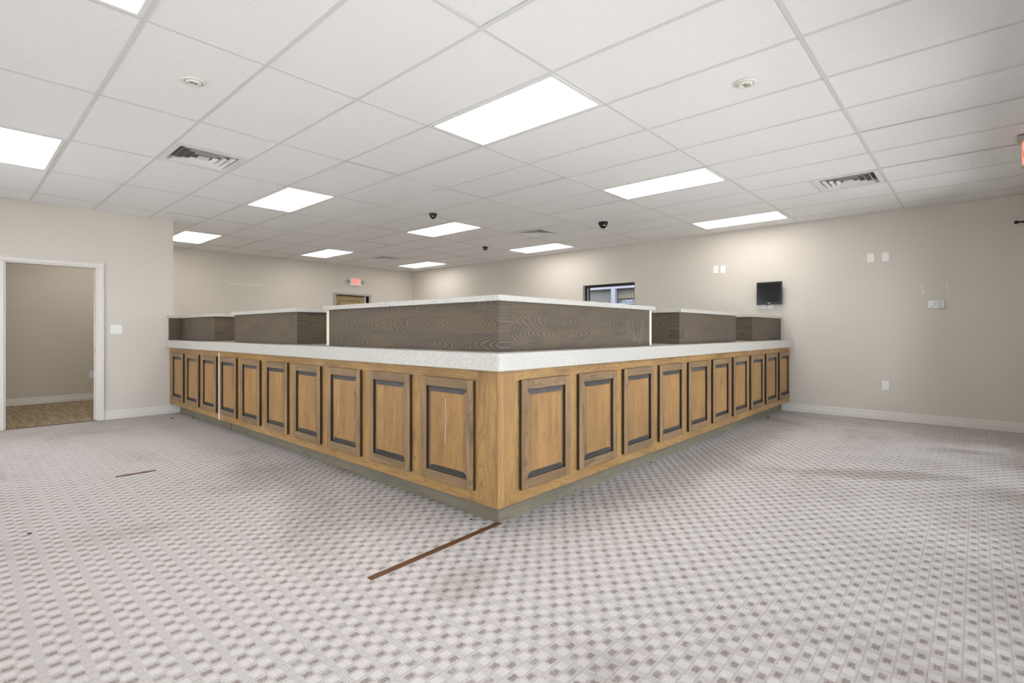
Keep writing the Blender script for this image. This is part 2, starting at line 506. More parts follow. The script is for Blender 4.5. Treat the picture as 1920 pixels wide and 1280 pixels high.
# glazing behind and beside the camera: frames and panes
def glazing(name, c, width, z0, rz):
    r = empty(name, (c[0], c[1], z0), rz)          # local -y points outdoors
    struct(r)
    h = 2.32 - z0; hw = width / 2
    box('jamb', -hw, -hw + 0.05, -0.03, 0.03, 0, h, M_DARKFRAME, r)
    box('jamb', hw - 0.05, hw, -0.03, 0.03, 0, h, M_DARKFRAME, r)
    box('head', -hw + 0.05, hw - 0.05, -0.03, 0.03, h - 0.05, h, M_DARKFRAME, r)
    box('sill', -hw + 0.05, hw - 0.05, -0.03, 0.03, 0, 0.05, M_DARKFRAME, r)
    box('pane', -hw + 0.05, hw - 0.05, -0.004, 0.004, 0.05, h - 0.05, M_GLASS, r)
    ld = bpy.data.lights.new('daylight_portal', 'AREA')
    ld.shape = 'RECTANGLE'; ld.size = width; ld.size_y = h
    ld.cycles.is_portal = True
    lo = bpy.data.objects.new('daylight_portal', ld)
    COL.objects.link(lo)
    d = T / 2 + 0.03
    lo.location = (c[0] + d * math.sin(rz), c[1] - d * math.cos(rz), z0 + h / 2)
    lo.rotation_euler = (math.radians(90), 0, math.radians(180) + rz)
for i, (a, b) in enumerate(FRONT):
    glazing('door_2' if i == 3 else 'window_%d' % (i + 2), ((a + b) / 2, YF - T / 2), b - a, 0.06 if i == 3 else 0.12, 0.0)
for i, (a, b) in enumerate(SIDE):
    glazing('window_%d' % (i + 7), (XS - T / 2, (a + b) / 2), b - a, 0.10, math.radians(-90))

# ------------------------------------------------------------------ baseboards
def baseboard(name, length, loc, rz):
    prof = [(0, 0), (-0.016, 0), (-0.016, 0.052), (-0.011, 0.058), (-0.011, 0.074), (-0.0085, 0.080), (-0.0085, 0.103), (-0.004, 0.113), (0, 0.113)]
    bm = bmesh.new()
    a = [bm.verts.new((0, y, z)) for y, z in prof]; b = [bm.verts.new((length, y, z)) for y, z in prof]
    n = len(prof)
    for i in range(n): bm.faces.new((a[i], a[(i + 1) % n], b[(i + 1) % n], b[i]))
    bm.faces.new(a); bm.faces.new(b[::-1])
    return struct(link(name, from_bm(bm, name), M_TRIM, None, loc, (0, 0, rz)))
baseboard('baseboard_right', 2.16 - YF, (XW, 2.16, 0), math.radians(-90))
baseboard('baseboard_left', 2.29 - 1.402, (1.402, YP, 0), 0)
baseboard('baseboard_left_end', 0.385 - XS, (XS, YP, 0), 0)
baseboard('baseboard_office', XP - T - XS, (XS, YB, 0.004), 0)
baseboard('baseboard_back', 6.127 - XP, (XP, YB, 0), 0)
baseboard('baseboard_back_corner', XW - 7.157, (7.157, YB, 0), 0)

# ------------------------------------------------------------------ office doorway casing
t1 = struct(empty('trim_1', (0.8935, YP, 0)), 'white painted door casing around the open office doorway')
def casing(name, x0, x1, z0, z1, horiz):
    o = box(name, x0, x1, -0.016, 0.0, z0, z1, M_TRIM, t1, 0.003)
    return o
ox = 0.8935
casing('casing_leg', 1.335 - ox, 1.385 - ox, 0, 2.023, False)
box('casing_bead', 1.385 - ox, 1.402 - ox, -0.024, 0.0, 0, 2.072, M_TRIM, t1, 0.004)
casing('casing_leg', 0.402 - ox, 0.452 - ox, 0, 2.023, False)
box('casing_bead', 0.385 - ox, 0.402 - ox, -0.024, 0.0, 0, 2.072, M_TRIM, t1, 0.004)
casing('casing_head', 0.402 - ox, 1.385 - ox, 2.023, 2.073, True)
box('casing_bead', 0.385 - ox, 1.402 - ox, -0.024, 0.0, 2.0732, 2.089, M_TRIM, t1, 0.004)
box('jamb_lining', 1.318 - ox, 1.3348 - ox, 0.0002, T, 0.005, 2.006, M_TRIM, t1)
box('jamb_lining', 0.4522 - ox, 0.469 - ox, 0.0002, T, 0.005, 2.006, M_TRIM, t1)
box('head_lining', 0.4522 - ox, 1.3348 - ox, 0.0002, T, 2.006, 2.0228, M_TRIM, t1)
box('door_stop', 1.308 - ox, 1.318 - ox, 0.06, 0.10, 0.005, 2.0, M_TRIM, t1)
st = box('strike_plate', 1.3162 - ox, 1.318 - ox, 0.012, 0.045, 0.895, 0.96, M_METAL, t1)
box('latch_hole', 1.3155 - ox, 1.3162 - ox, -0.008, 0.008, -0.016, 0.016, M_SLOT, st)
th = box('threshold', 0.452 - ox, 1.335 - ox, -0.012, 0.03, 0.0, 0.006, M_STRIP, t1)

# ------------------------------------------------------------------ suspended ceiling
GX0, GX = 0.6786, 0.6096
GY0, GY = 3.1442, 1.2192
ceil_o = struct(link('ceiling', box_me(XS - T, XW + T, YF - T, YB + T, CEIL + 0.15, CEIL + 0.2, name='ceiling'), M_TEE), 'suspended ceiling of white acoustic tiles in a metal grid')
xl = [GX0 + GX * i for i in range(-3, 13)]
xl = [XS] + [x for x in xl if XS + 0.05 < x < XW - 0.05] + [XW]
yl = [GY0 + GY * i for i in range(-3, 8)]
yl = [YF] + [y for y in yl if YF + 0.05 < y < YB - 0.05] + [YB]
LIGHTX = [0.069, 2.5074, 4.9458, 7.3842]
LIGHTY = [1.925, 5.5826, 9.2402]
VENTS = [(1.2882, 4.973), (6.165, 0.7058), (6.165, 4.973), (6.165, 9.2402)]
def near(a, b): return abs(a - b) < 0.02
def blocked(x0, y0, x1, y1):
    cx, cy = (x0 + x1) / 2, (y0 + y1) / 2
    return cx < XP and cy > YP
tile_cache = {}
def tile(x0, x1, y0, y1):
    if x1 - x0 < 0.06 or y1 - y0 < 0.06: return
    key = (round(x1 - x0, 3), round(y1 - y0, 3))
    if key not in tile_cache:
        hx, hy = (x1 - x0) / 2 - 0.0125, (y1 - y0) / 2 - 0.0125
        bm = bmesh.new()
        e = 0.006
        pr = [(hx, hy, 0.0), (hx - 0.002, hy - 0.002, -0.006), (hx - 0.008, hy - 0.008, -0.008)]
        hx += 0.008; hy += 0.008
        top = [bm.verts.new((sx * hx, sy * hy, 0.012)) for sx, sy in ((-1, -1), (1, -1), (1, 1), (-1, 1))]
        bot = [bm.verts.new((sx * hx, sy * hy, 0.0)) for sx, sy in ((-1, -1), (1, -1), (1, 1), (-1, 1))]
        bm.faces.new(top); bm.faces.new(bot[::-1])
        for i in range(4): bm.faces.new((bot[i], bot[(i + 1) % 4], top[(i + 1) % 4], top[i]))
        tile_cache[key] = from_bm(bm, 'ceiling_tile')
    z = CEIL + 0.004
    o = link('ceiling_tile', tile_cache[key], M_TILE, ceil_o, ((x0 + x1) / 2, (y0 + y1) / 2, z))
    if random.random() < 0.16:
        o.rotation_euler = (random.uniform(-1, 1) * 0.0022, random.uniform(-1, 1) * 0.003, 0)
        o.location.z += 0.003
for i in range(len(xl) - 1):
    for j in range(len(yl) - 1):
        x0, x1, y0, y1 = xl[i], xl[i + 1], yl[j], yl[j + 1]
        if any(near(x0, a) for a in LIGHTX) and any(near(y0, b) for b in LIGHTY): continue
        if near(x0, 1.2882) and near(y0, 9.2402): continue
        v = [b for a, b in VENTS if near(a, x0) and y0 - 0.01 < b < y1 - 0.01]
        if v:
            b0, b1 = v[0], v[0] + 0.6096
            if b0 - y0 > 0.1: tile(x0, x1, y0, b0)
            if y1 - b1 > 0.1: tile(x0, x1, b1, y1)
            continue
        tile(x0, x1, y0, y1)
for x in xl[1:-1]:
    box('main_tee', x - 0.012, x + 0.012, YF, YB if x > XP - T / 2 else YP, CEIL + 0.0005, CEIL + 0.0036, M_TEE, ceil_o)
for k in range(1, len(yl) - 1):
    y = yl[k]
    for i in range(len(xl) - 1):
        if xl[i] + 0.02 < XP - T and y > YP: continue
        box('cross_tee', xl[i] + 0.012, xl[i + 1] - 0.012, y - 0.012, y + 0.012, CEIL + 0.0008, CEIL + 0.0034, M_TEE, ceil_o)
for a, b in VENTS:
    yy = b if not any(near(b, q) for q in yl) else b + 0.6096
    box('cross_tee', a + 0.012, a + 0.6096 - 0.012, yy - 0.012, yy + 0.012, CEIL + 0.0008, CEIL + 0.0034, M_TEE, ceil_o)
box('wall_angle', XW - 0.022, XW, YF, YB, CEIL + 0.0, CEIL + 0.0034, M_TEE, ceil_o)
box('wall_angle', XP, XW - 0.022, YB - 0.022, YB, CEIL + 0.0, CEIL + 0.0034, M_TEE, ceil_o)
box('wall_angle', XS, XP, YP - 0.022, YP, CEIL + 0.0, CEIL + 0.0034, M_TEE, ceil_o)

# ------------------------------------------------------------------ ceiling lights
def make_light():
    r = empty('ceiling_light')
    hx, hy = GX / 2 - 0.0125, GY / 2 - 0.0125
    f = 0.026
    box('frame_side', -hx, -hx + f, -hy, hy, -0.003, 0.02, M_FRAME, r)
    box('frame_side', hx - f, hx, -hy, hy, -0.003, 0.02, M_FRAME, r)
    box('frame_end', -hx + f, hx - f, -hy, -hy + f, -0.003, 0.02, M_FRAME, r)
    box('frame_end', -hx + f, hx - f, hy - f, hy, -0.003, 0.02, M_FRAME, r)
    box('diffuser', -hx + f, hx - f, -hy + f, hy - f, 0.004, 0.012, M_LAMP, r)
    box('housing', -hx, hx, -hy, hy, 0.021, 0.10, M_FRAME, r)
    return r
LIGHTS = {
    (0, 0): 'lit ceiling panel cut by the top frame edge, above the left foreground',
    (0, 1): 'lit ceiling panel cut by the left frame edge, nearest the office doorway',
    (1, 0): 'largest lit ceiling panel, over the near corner of the counter',
    (1, 1): 'lit ceiling panel between the square vent and the left counter run',
    (1, 2): 'lit ceiling panel partly hidden by the end of the doorway wall',
    (2, 0): 'lit ceiling panel over the right counter run, right of a black camera dome',
    (2, 1): 'lit ceiling panel right behind the first small black camera dome',
    (2, 2): 'lit ceiling panel near the back wall, left of the farthest vent',
    (3, 0): 'lit ceiling panel closest to the long right wall, above the screen',
    (3, 1): 'lit ceiling panel beyond the vent that sits near the window',
    (3, 2): 'farthest lit ceiling panel, by the back corner of the room'}
proto = None
for (i, j), lab in LIGHTS.items():
    if proto is None: proto = r = make_light()
    else: r = copy_tree(proto)
    r.location = (LIGHTX[i] + GX / 2, LIGHTY[j] + GY / 2, CEIL)
    tag(r, lab, 'ceiling light', 'recessed rectangular ceiling lights')

M_OFFICEFILL = emit('lamp_diffuser_dim', LAMP_COL, LAMP * 1.2)
r = copy_tree(proto)  # extra panel, out of view, added to brighten the office
r.location = (1.2882 + GX / 2, 9.2402 + GY / 2, CEIL)
tag(r, 'unseen ceiling panel light added to brighten the office behind the doorway', 'ceiling light', 'recessed rectangular ceiling lights')
for ch in r.children:
    if ch.name.startswith('diffuser'):
        ch.data = ch.data.copy(); ch.data.materials[0] = M_OFFICEFILL

# ------------------------------------------------------------------ square air vents
def frustum(h0, z0, h1, z1, t=0.0025):
    bm = bmesh.new()
    S = ((-1, -1), (1, -1), (1, 1), (-1, 1))
    a = [bm.verts.new((sx * h0, sy * h0, z0)) for sx, sy in S]
    b = [bm.verts.new((sx * h1, sy * h1, z1)) for sx, sy in S]
    c = [bm.verts.new((sx * (h0 - t), sy * (h0 - t), z0 + t)) for sx, sy in S]
    d = [bm.verts.new((sx * (h1 - t), sy * (h1 - t), z1 + t)) for sx, sy in S]
    for i in range(4):
        j = (i + 1) % 4
        bm.faces.new((a[i], a[j], b[j], b[i])); bm.faces.new((c[i], d[i], d[j], c[j]))
        bm.faces.new((a[i], c[i], c[j], a[j])); bm.faces.new((b[i], b[j], d[j], d[i]))
    return from_bm(bm, 'louver')
def make_vent():
    r = empty('ceiling_vent')
    bm = bmesh.new()
    H = 0.290
    S = ((-1, -1), (1, -1), (1, 1), (-1, 1))
    rings = []
    for h, z in ((H, 0.004), (H, -0.002), (0.245, -0.002), (0.235, 0.03), (0.235, 0.05), (H, 0.05)):
        rings.append([bm.verts.new((sx * h, sy * h, z)) for sx, sy in S])
    rings.append(rings[0])
    for a, b in zip(rings, rings[1:]):
        for i in range(4): bm.faces.new((a[i], a[(i + 1) % 4], b[(i + 1) % 4], b[i]))
    link('frame', from_bm(bm, 'frame'), M_VENT, r)
    for h in (0.212, 0.158, 0.104):
        link('louver', frustum(h, -0.003, h - 0.022, 0.020), M_VENT, r)
    link('core_plate', box_me(-0.045, 0.045, -0.045, 0.045, 0.004, 0.008, name='core_plate'), M_VENT, r)
    link('duct_back', box_me(-0.235, 0.235, -0.235, 0.235, 0.046, 0.049, name='duct_back'), M_DUCT, r)
    return r
VL = ['square white louvred vent nearest the office doorway', 'square white louvred vent in the ceiling near the right wall',
      'square white louvred vent between two small black camera domes', 'farthest small square vent in front of the back wall']
vp = None
for (a, b), lab in zip(VENTS, VL):
    if vp is None: vp = r = make_vent()
    else: r = copy_tree(vp)
    r.location = (a + 0.3048, b + 0.3048, CEIL)
    tag(r, lab, 'vent', 'square ceiling air vents')

# ------------------------------------------------------------------ round ceiling devices
def make_detector():
    r = empty('ceiling_sensor')
    link('base_ring', lathe([(0.0, 0.0), (0.068, 0.0), (0.068, -0.006), (0.060, -0.012), (0.050, -0.013), (0.048, -0.009), (0, -0.009)], 36, 'base_ring'), M_CREAM, r)
    link('cap', lathe([(0.046, -0.009), (0.046, -0.016), (0.040, -0.021), (0.030, -0.022), (0.028, -0.017), (0, -0.017)], 32, 'cap'), M_CREAM, r)
    box('slot', -0.017, -0.005, -0.009, 0.009, -0.0195, -0.0172, M_METAL, r)
    box('slot', 0.005, 0.017, -0.009, 0.009, -0.0195, -0.0172, M_METAL, r)
    return r
d1 = make_detector(); d1.location = (1.057, 3.682, CEIL + 0.0038)
tag(d1, 'round cream ceiling sensor on the tile beside the nearest left light', 'ceiling sensor', 'round cream ceiling sensors')
d2 = copy_tree(d1); d2.location = (3.451, 1.099, CEIL + 0.0038)
tag(d2, 'round cream ceiling sensor to the right of the largest ceiling light', 'ceiling sensor', 'round cream ceiling sensors')
ds = link('ceiling_disc', lathe([(0, 0), (0.10, 0), (0.10, -0.004), (0.092, -0.007), (0, -0.007)], 40, 'ceiling_disc'), plain('ceiling_disc_paint', (0.84, 0.84, 0.845), 0.7, var=0.01), None, (6.563, -0.05, CEIL + 0.0038))
tag(ds, 'faint flat white disc on the ceiling by the right frame edge', 'ceiling disc')

def make_dome():
    r = empty('dome_camera')
    link('housing', lathe([(0, 0), (0.070, 0), (0.070, -0.022), (0.064, -0.034), (0.056, -0.040), (0, -0.040)], 36, 'housing'), M_BLACK, r)
    link('dome', lathe([(0.054, -0.040)] + [(0.054 * math.cos(a), -0.044 - 0.050 * math.sin(a)) for a in [math.pi / 2 * k / 8 for k in range(9)]], 32, 'dome'), M_SCREEN, r)
    link('trim_ring', lathe([(0.056, -0.038), (0.0585, -0.040), (0.0585, -0.044), (0.054, -0.046)], 32, 'trim_ring'), M_BLACK, r)
    box('lens', -0.014, 0.014, -0.056, -0.050, -0.062, -0.050, M_LENS, r)
    return r
dm = make_dome(); dm.location = (6.471, 4.039, CEIL + 0.0038); dm.rotation_euler = (0, 0, math.radians(-40))
tag(dm, 'largest black dome camera on the ceiling, toward the right wall', 'dome camera', 'black dome cameras on the ceiling')
c2 = copy_tree(dm); c2.location = (4.443, 5.448, CEIL + 0.0038); c2.scale = (0.78,) * 3
tag(c2, 'small black dome camera just in front of a lit panel', 'dome camera', 'black dome cameras on the ceiling')
c3 = copy_tree(dm); c3.location = (6.855, 6.86, CEIL + 0.0038); c3.scale = (0.74,) * 3
tag(c3, 'farthest black dome camera, between the window-side vent and back corner', 'dome camera', 'black dome cameras on the ceiling')

# ================================================================== the counter
FX, FY = 2.152, 2.050      # cabinet faces
TX, TY = 2.282, 2.172      # toe kicks
WX, WY = 2.102, 1.995      # worktop front edges
KX, KY = 2.290, 2.174      # upper panel faces
ZB, ZT = 0.143, 0.945      # cabinet box
ZW = 1.050                 # worktop top
ZC0, ZC1 = 1.364, 1.401    # ledge cap
DZ0, DZ1 = 0.216, 0.882    # doors
DW = 0.503

def door_panel_me():
    """raised centre panel of a door, front toward local -y, centred"""
    w, h = DW / 2, (DZ1 - DZ0) / 2
    sw, rw, bw = 0.058, 0.060, 0.034
    a = (w - sw, h - rw)
    b = (a[0] - 0.004, a[1] - 0.004)
    c = (b[0] - bw, b[1] - bw * 0.92)
    d = (c[0] - 0.004, c[1] - 0.004)
    bm = bmesh.new()
    S = ((-1, -1), (1, -1), (1, 1), (-1, 1))
    def ring(p, y): return [bm.verts.new((sx * p[0], y, sz * p[1])) for sx, sz in S]
    back = ring((w - 0.01, h - 0.01), -0.0005)
    r0 = ring((w - 0.01, h - 0.01), -0.004)
    r1 = ring(a, -0.004); r2 = ring(b, -0.003); r3 = ring(c, -0.0125); r4 = ring(d, -0.0165)
    bm.faces.new(back)
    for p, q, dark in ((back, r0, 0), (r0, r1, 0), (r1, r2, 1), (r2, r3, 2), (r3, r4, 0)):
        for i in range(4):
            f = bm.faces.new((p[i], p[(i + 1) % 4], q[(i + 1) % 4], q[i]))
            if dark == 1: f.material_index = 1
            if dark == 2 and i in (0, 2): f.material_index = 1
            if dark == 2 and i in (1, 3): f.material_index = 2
    bm.faces.new(r4)
    return from_bm(bm, 'door')
DOOR_ME = door_panel_me()
STILE_ME = box_me(-0.029, 0.029, -0.0120, 0.0120, -(DZ1 - DZ0) / 2, (DZ1 - DZ0) / 2, 0.003, 'stile')
RAIL_ME = box_me(-(DW / 2 - 0.058), DW / 2 - 0.058, -0.0115, 0.0115, -0.030, 0.030, 0.0025, 'rail')
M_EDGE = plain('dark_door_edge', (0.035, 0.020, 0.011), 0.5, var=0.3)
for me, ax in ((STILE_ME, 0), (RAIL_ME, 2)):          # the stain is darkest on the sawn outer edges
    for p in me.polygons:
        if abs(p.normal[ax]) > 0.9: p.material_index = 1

def cabinet(name, label, length, doors, loc, rz, x_lo=0.0, corner=False, split=None):
    """base cabinet run: local x along the run from the corner, front toward local -y (y=0 the face frame front)"""
    r = empty(name, loc, rz)
    tag(r, label, 'base cabinet', 'stained wooden counter cabinets')
    x1 = x_lo + length
    box('carcass', x_lo + 0.003, x1 - 0.003, 0.0205, 0.56, ZB + 0.001, ZT - 0.002, M_WPANEL, r)
    # face frame: rails and stiles, doors overlay them
    cs = 0.20 if corner else 0.0
    box('top_rail', x_lo + (0.145 if corner else 0.0), x1, 0.0, 0.02, 0.875, ZT, M_WH, r, 0.001)
    box('bottom_rail', x_lo + (0.145 if corner else 0.0), x1, 0.0, 0.02, ZB, 0.232, M_WH, r, 0.001)
    edges = []
    for k, d in enumerate(doors): edges.append((d, d + DW))
    prev = x_lo
    for k, (a, b) in enumerate(edges):
        s0 = prev - (0.02 if k > 0 else 0); s1 = a + 0.02
        if k == 0 and corner:
            box('corner_post', x_lo, x_lo + 0.145, 0.0, 0.02, ZB, ZT, M_WV, r, 0.001)
            s0 = x_lo + 0.145
        if s1 - s0 > 0.012:
            box('face_stile', s0, s1, 0.0, 0.0195, 0.232, 0.875, M_WV, r, 0.001)
        prev = b
    if x1 - prev > 0.0: box('face_stile', prev - 0.02, x1, 0.0, 0.0195, 0.232, 0.875, M_WV, r, 0.001)
    box('toe_kick', x_lo + (TX - FX + 0.016 if corner else 0.0), x1, 0.124, 0.14, 0.0, ZB, M_TOE, r)
    hz = (DZ0 + DZ1) / 2
    for k, (a, b) in enumerate(edges):
        d = link('door', DOOR_ME, [M_WPANEL, M_GLAZE, M_WSTILE], r, ((a + b) / 2, -0.001, hz))
        for sx in (-1, 1):
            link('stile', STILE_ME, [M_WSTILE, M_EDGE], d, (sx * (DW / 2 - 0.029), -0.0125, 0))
        for sz in (-1, 1):
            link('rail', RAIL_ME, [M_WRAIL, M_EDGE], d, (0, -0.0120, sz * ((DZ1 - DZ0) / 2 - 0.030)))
    return r

# right run: local x -> world +x, front toward world -y
RD = [2.335 + 0.608 * k - FX for k in range(10)]
cab_r = cabinet('base_cabinet', 'stained wooden cabinet run with ten raised-panel doors meeting the right wall', XW - FX - 0.005, RD, (FX, FY, 0), 0, corner=True)
# left run: local x -> world -y ... mirrored: front toward world -x; x measured from the far end
LY0 = FY + 0.021
LD_far = [2.235 + 0.6255 * k for k in range(10)]
SPLIT = 6.565
def left_run(name, label, y0, y1, dl, corner=False):
    # rz = -90: local x -> world -y, local -y -> world -x ; origin at y1
    doors = sorted(y1 - (d + DW) for d in dl)
    r = empty(name, (FX, y1, 0), math.radians(-90))
    tag(r, label, 'base cabinet', 'stained wooden counter cabinets')
    L = y1 - y0
    post = 0.163
    e = L - post if corner else L
    box('carcass', 0.003, L - (0.56 if corner else 0.003), 0.0205, 0.56, ZB + 0.001, ZT - 0.002, M_WPANEL, r)
    box('top_rail', 0.0, e, 0.0, 0.02, 0.875, ZT, M_WH, r, 0.001)
    box('bottom_rail', 0.0, e, 0.0, 0.02, ZB, 0.232, M_WH, r, 0.001)
    prev = 0.0
    for k, a in enumerate(doors):
        box('face_stile', max(0.0, prev - 0.02) if k else 0.0, a + 0.02, 0.0, 0.0195, 0.232, 0.875, M_WV, r, 0.001)
        prev = a + DW
    if e - prev > 0.0: box('face_stile', prev - 0.02, e, 0.0, 0.0195, 0.232, 0.875, M_WV, r, 0.001)
    if corner: box('corner_post', e, L, 0.0, 0.02, ZB, ZT, M_WV, r, 0.001)
    # toe kick runs to the corner of the other toe kick
    box('toe_kick', 0.0 + (0.0), (y1 - TY) if corner else L, 0.130, 0.146, 0.0, ZB, M_TOE, r)
    hz = (DZ0 + DZ1) / 2
    for a in doors:
        d = link('door', DOOR_ME, [M_WPANEL, M_GLAZE, M_WSTILE], r, (a + DW / 2, -0.001, hz))
        for sx in (-1, 1):
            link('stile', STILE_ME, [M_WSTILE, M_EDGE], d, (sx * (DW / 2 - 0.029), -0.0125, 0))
        for sz in (-1, 1):
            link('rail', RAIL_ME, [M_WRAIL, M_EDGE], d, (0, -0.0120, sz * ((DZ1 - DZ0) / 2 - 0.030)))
    return r
cab_l = left_run('base_cabinet', 'stained wooden cabinet run with seven raised-panel doors left of the counter corner', LY0 - 0.02, SPLIT - 0.012, LD_far[:7], True)
cab_f = left_run('base_cabinet', 'short stained wooden cabinet with three raised-panel doors by the doorway wall', SPLIT + 0.014, YP - 0.004, LD_far[7:])
box('gap_light_strip', 8.556 - SPLIT - 0.012, 8.556 - SPLIT + 0.010, -0.004, 0.03, ZB + 0.002, 0.93, M_GAPLIGHT, cab_f)  # pale strip painted as the light showing through the gap between cabinets
# pale paint drip on the door next to the corner
dr = [o for o in cab_l.children if o.name.startswith('door')]
dr = max(dr, key=lambda o: o.location.x)
box('paint_drip', -0.010, -0.006, -0.0178, -0.0166, -0.08, 0.205, plain('paint_drip', (0.42, 0.45, 0.48), 0.5), dr)

# ------------------------------------------------------------------ worktop (one continuous L)
wd = 0.86
pts = [(WX, WY), (XW - 0.001, WY), (XW - 0.001, WY + wd), (WX + wd, WY + wd), (WX + wd, YP - 0.002), (WX, YP - 0.002)]
wt = link('worktop', prism(rounded(pts, {0}, 0.035), ZT + 0.001, ZW, 'worktop'), M_STONE)
bv = wt.modifiers.new('edge', 'BEVEL'); bv.width = 0.006; bv.segments = 3; bv.limit_method = 'ANGLE'; bv.angle_limit = math.radians(50)
tag(wt, 'thick off-white speckled worktop wrapping around the counter corner', 'worktop')

# ------------------------------------------------------------------ raised ledges (upper panels with stone caps)
KT = 0.11                   # thickness of the upper wall
RET = 0.50                  # length of the returns toward the staff side
OV = 0.030
ZK = ZW + 0.0015
def ledge(name, label, loc):
    r = empty(name, loc)
    return tag(r, label, 'counter ledge', 'raised dark wood counter ledges')
def panel(r, nm, x0, x1, y0, y1, mat, grain_along):
    """upright board from ZK to ZC0; grain_along 'x','y' or 'z'"""
    cx, cy = (x0 + x1) / 2, (y0 + y1) / 2
    cz = (ZK + ZC0) / 2; hz = (ZC0 - ZK) / 2
    lx, ly = (x1 - x0) / 2, (y1 - y0) / 2
    if grain_along == 'y':
        return link(nm, box_me(-ly, ly, -lx, lx, -hz, hz, 0.001, nm), mat, r, (cx, cy, cz), (0, 0, math.radians(-90)))
    return link(nm, box_me(-lx, lx, -ly, ly, -hz, hz, 0.001, nm), mat, r, (cx, cy, cz))
def cap(r, pts, rr=None):
    o = link('cap', prism(pts, ZC0, ZC1, 'cap'), M_STONE, r)
    b = o.modifiers.new('edge', 'BEVEL'); b.width = 0.004; b.segments = 2; b.limit_method = 'ANGLE'; b.angle_limit = math.radians(50)
    return o
# central L
r = ledge('counter_ledge', 'large central dark wood ledge wrapping the near counter corner under a stone cap', (0, 0, 0))
CE = 4.256
panel(r, 'upper_panel', KX, KX + KT, KY, CE, M_DARKW, 'y')
panel(r, 'upper_panel', KX + KT, CE, KY, KY + KT, M_DARKW, 'x')
panel(r, 'end_strip', KX, KX + 0.02, CE + 0.0005, CE + 0.045, M_RAW, 'z')
panel(r, 'end_strip', CE + 0.0005, CE + 0.040, KY, KY + 0.02, M_RAW, 'z')
panel(r, 'return_panel', KX + 0.0205, KX + RET, CE + 0.0005, CE + 0.045, M_DARKW, 'x')
panel(r, 'return_panel', CE + 0.0005, CE + 0.040, KY + 0.0205, KY + RET, M_DARKW, 'y')
e = CE + 0.065
cap(r, [(KX - OV, KY - OV), (e, KY - OV), (e, KY + RET), (CE - 0.02, KY + RET), (CE - 0.02, KY + KT + OV), (KX + KT + OV, KY + KT + OV),
        (KX + KT + OV, CE - 0.02), (KX + RET, CE - 0.02), (KX + RET, e), (KX - OV, e)])
# left-run ledges (along y) and right-run ledges (along x)
def side_ledge(a, b, along, lab, wall_end=False):
    r = ledge('counter_ledge', lab, (0, 0, 0))
    if along == 'y':
        panel(r, 'upper_panel', KX, KX + KT, a, b, M_DARKW, 'y')
        panel(r, 'return_panel', KX + KT, KX + RET, a, a + 0.045, M_DARKW, 'x')
        pts = [(KX - OV, a - OV), (KX + RET, a - OV), (KX + RET, a + 0.075), (KX + KT + OV, a + 0.075), (KX + KT + OV, b + (0 if wall_end else OV)), (KX - OV, b + (0 if wall_end else OV))]
        if wall_end:
            panel(r, 'wall_panel', 2.138, KX - 0.0005, b - 0.03, b, M_DARKV, 'z')
            pts = pts[:-1] + [(2.122, b), (2.122, b - 0.05), (KX - OV, b - 0.05)]
        else:
            panel(r, 'return_panel', KX + KT, KX + RET, b - 0.045, b, M_DARKW, 'x')
            pts = pts[:4] + [(KX + KT + OV, b - 0.075), (KX + RET, b - 0.075), (KX + RET, b + OV)] + pts[5:]
    else:
        panel(r, 'upper_panel', a, b, KY, KY + KT, M_DARKW, 'x')
        panel(r, 'return_panel', a, a + 0.045, KY + KT, KY + RET, M_DARKW, 'y')
        be = b + (0 if wall_end else OV)
        pts = [(a - OV, KY - OV), (be, KY - OV), (be, KY + KT + OV), (a + 0.075, KY + KT + OV), (a + 0.075, KY + RET), (a - OV, KY + RET)]
        if not wall_end:
            panel(r, 'return_panel', b - 0.045, b, KY + KT, KY + RET, M_DARKW, 'y')
            pts = [(a - OV, KY - OV), (be, KY - OV), (be, KY + RET), (b - 0.075, KY + RET), (b - 0.075, KY + KT + OV), (a + 0.075, KY + KT + OV), (a + 0.075, KY + RET), (a - OV, KY + RET)]
        else:
            panel(r, 'end_strip', b - 0.022, b, KY - 0.004, KY - 0.0005, M_SLOT, 'z')  # dark strip painted in for the shadow of the gap at the wall
    cap(r, pts)
    return r
side_ledge(4.876, 6.48, 'y', 'middle dark wood ledge on the left counter run')
side_ledge(7.160, YP - 0.003, 'y', 'dark wood ledge on the left counter run ending at the doorway wall', True)
side_ledge(4.884, 6.486, 'x', 'middle dark wood ledge on the right counter run, scratched and faded')
side_ledge(7.110, XW - 0.004, 'x', 'small dark wood ledge on the right counter run ending at the right wall', True)

# pale scratches on the right-hand upper panels
M_SCRATCH = plain('scratch_bare_wood', (0.24, 0.205, 0.16), 0.7, var=0.3)
rs = random.Random(5)
led = [o for o in bpy.data.objects if o.name.startswith('counter_ledge')]
cen = led[0]
mid = [o for o in led if 'scratched' in o['label']][0]
for k in range(9):
    x = 3.86 + 0.035 * k + rs.uniform(-0.01, 0.01)
    z0 = ZK + rs.uniform(0.01, 0.12); hgt = rs.uniform(0.04, 0.14)
    box('scratch', x, x + rs.uniform(0.003, 0.006), KY - 0.0008, KY - 0.0001, z0, z0 + hgt, M_SCRATCH, cen)
for k in range(8):
    x = 5.05 + 0.18 * k + rs.uniform(-0.03, 0.03)
    z0 = ZK + rs.uniform(0.01, 0.05); hgt = rs.uniform(0.03, 0.13)
    box('scratch', x, x + rs.uniform(0.004, 0.009), KY - 0.0008, KY - 0.0001, z0, z0 + hgt, M_SCRATCH, mid)

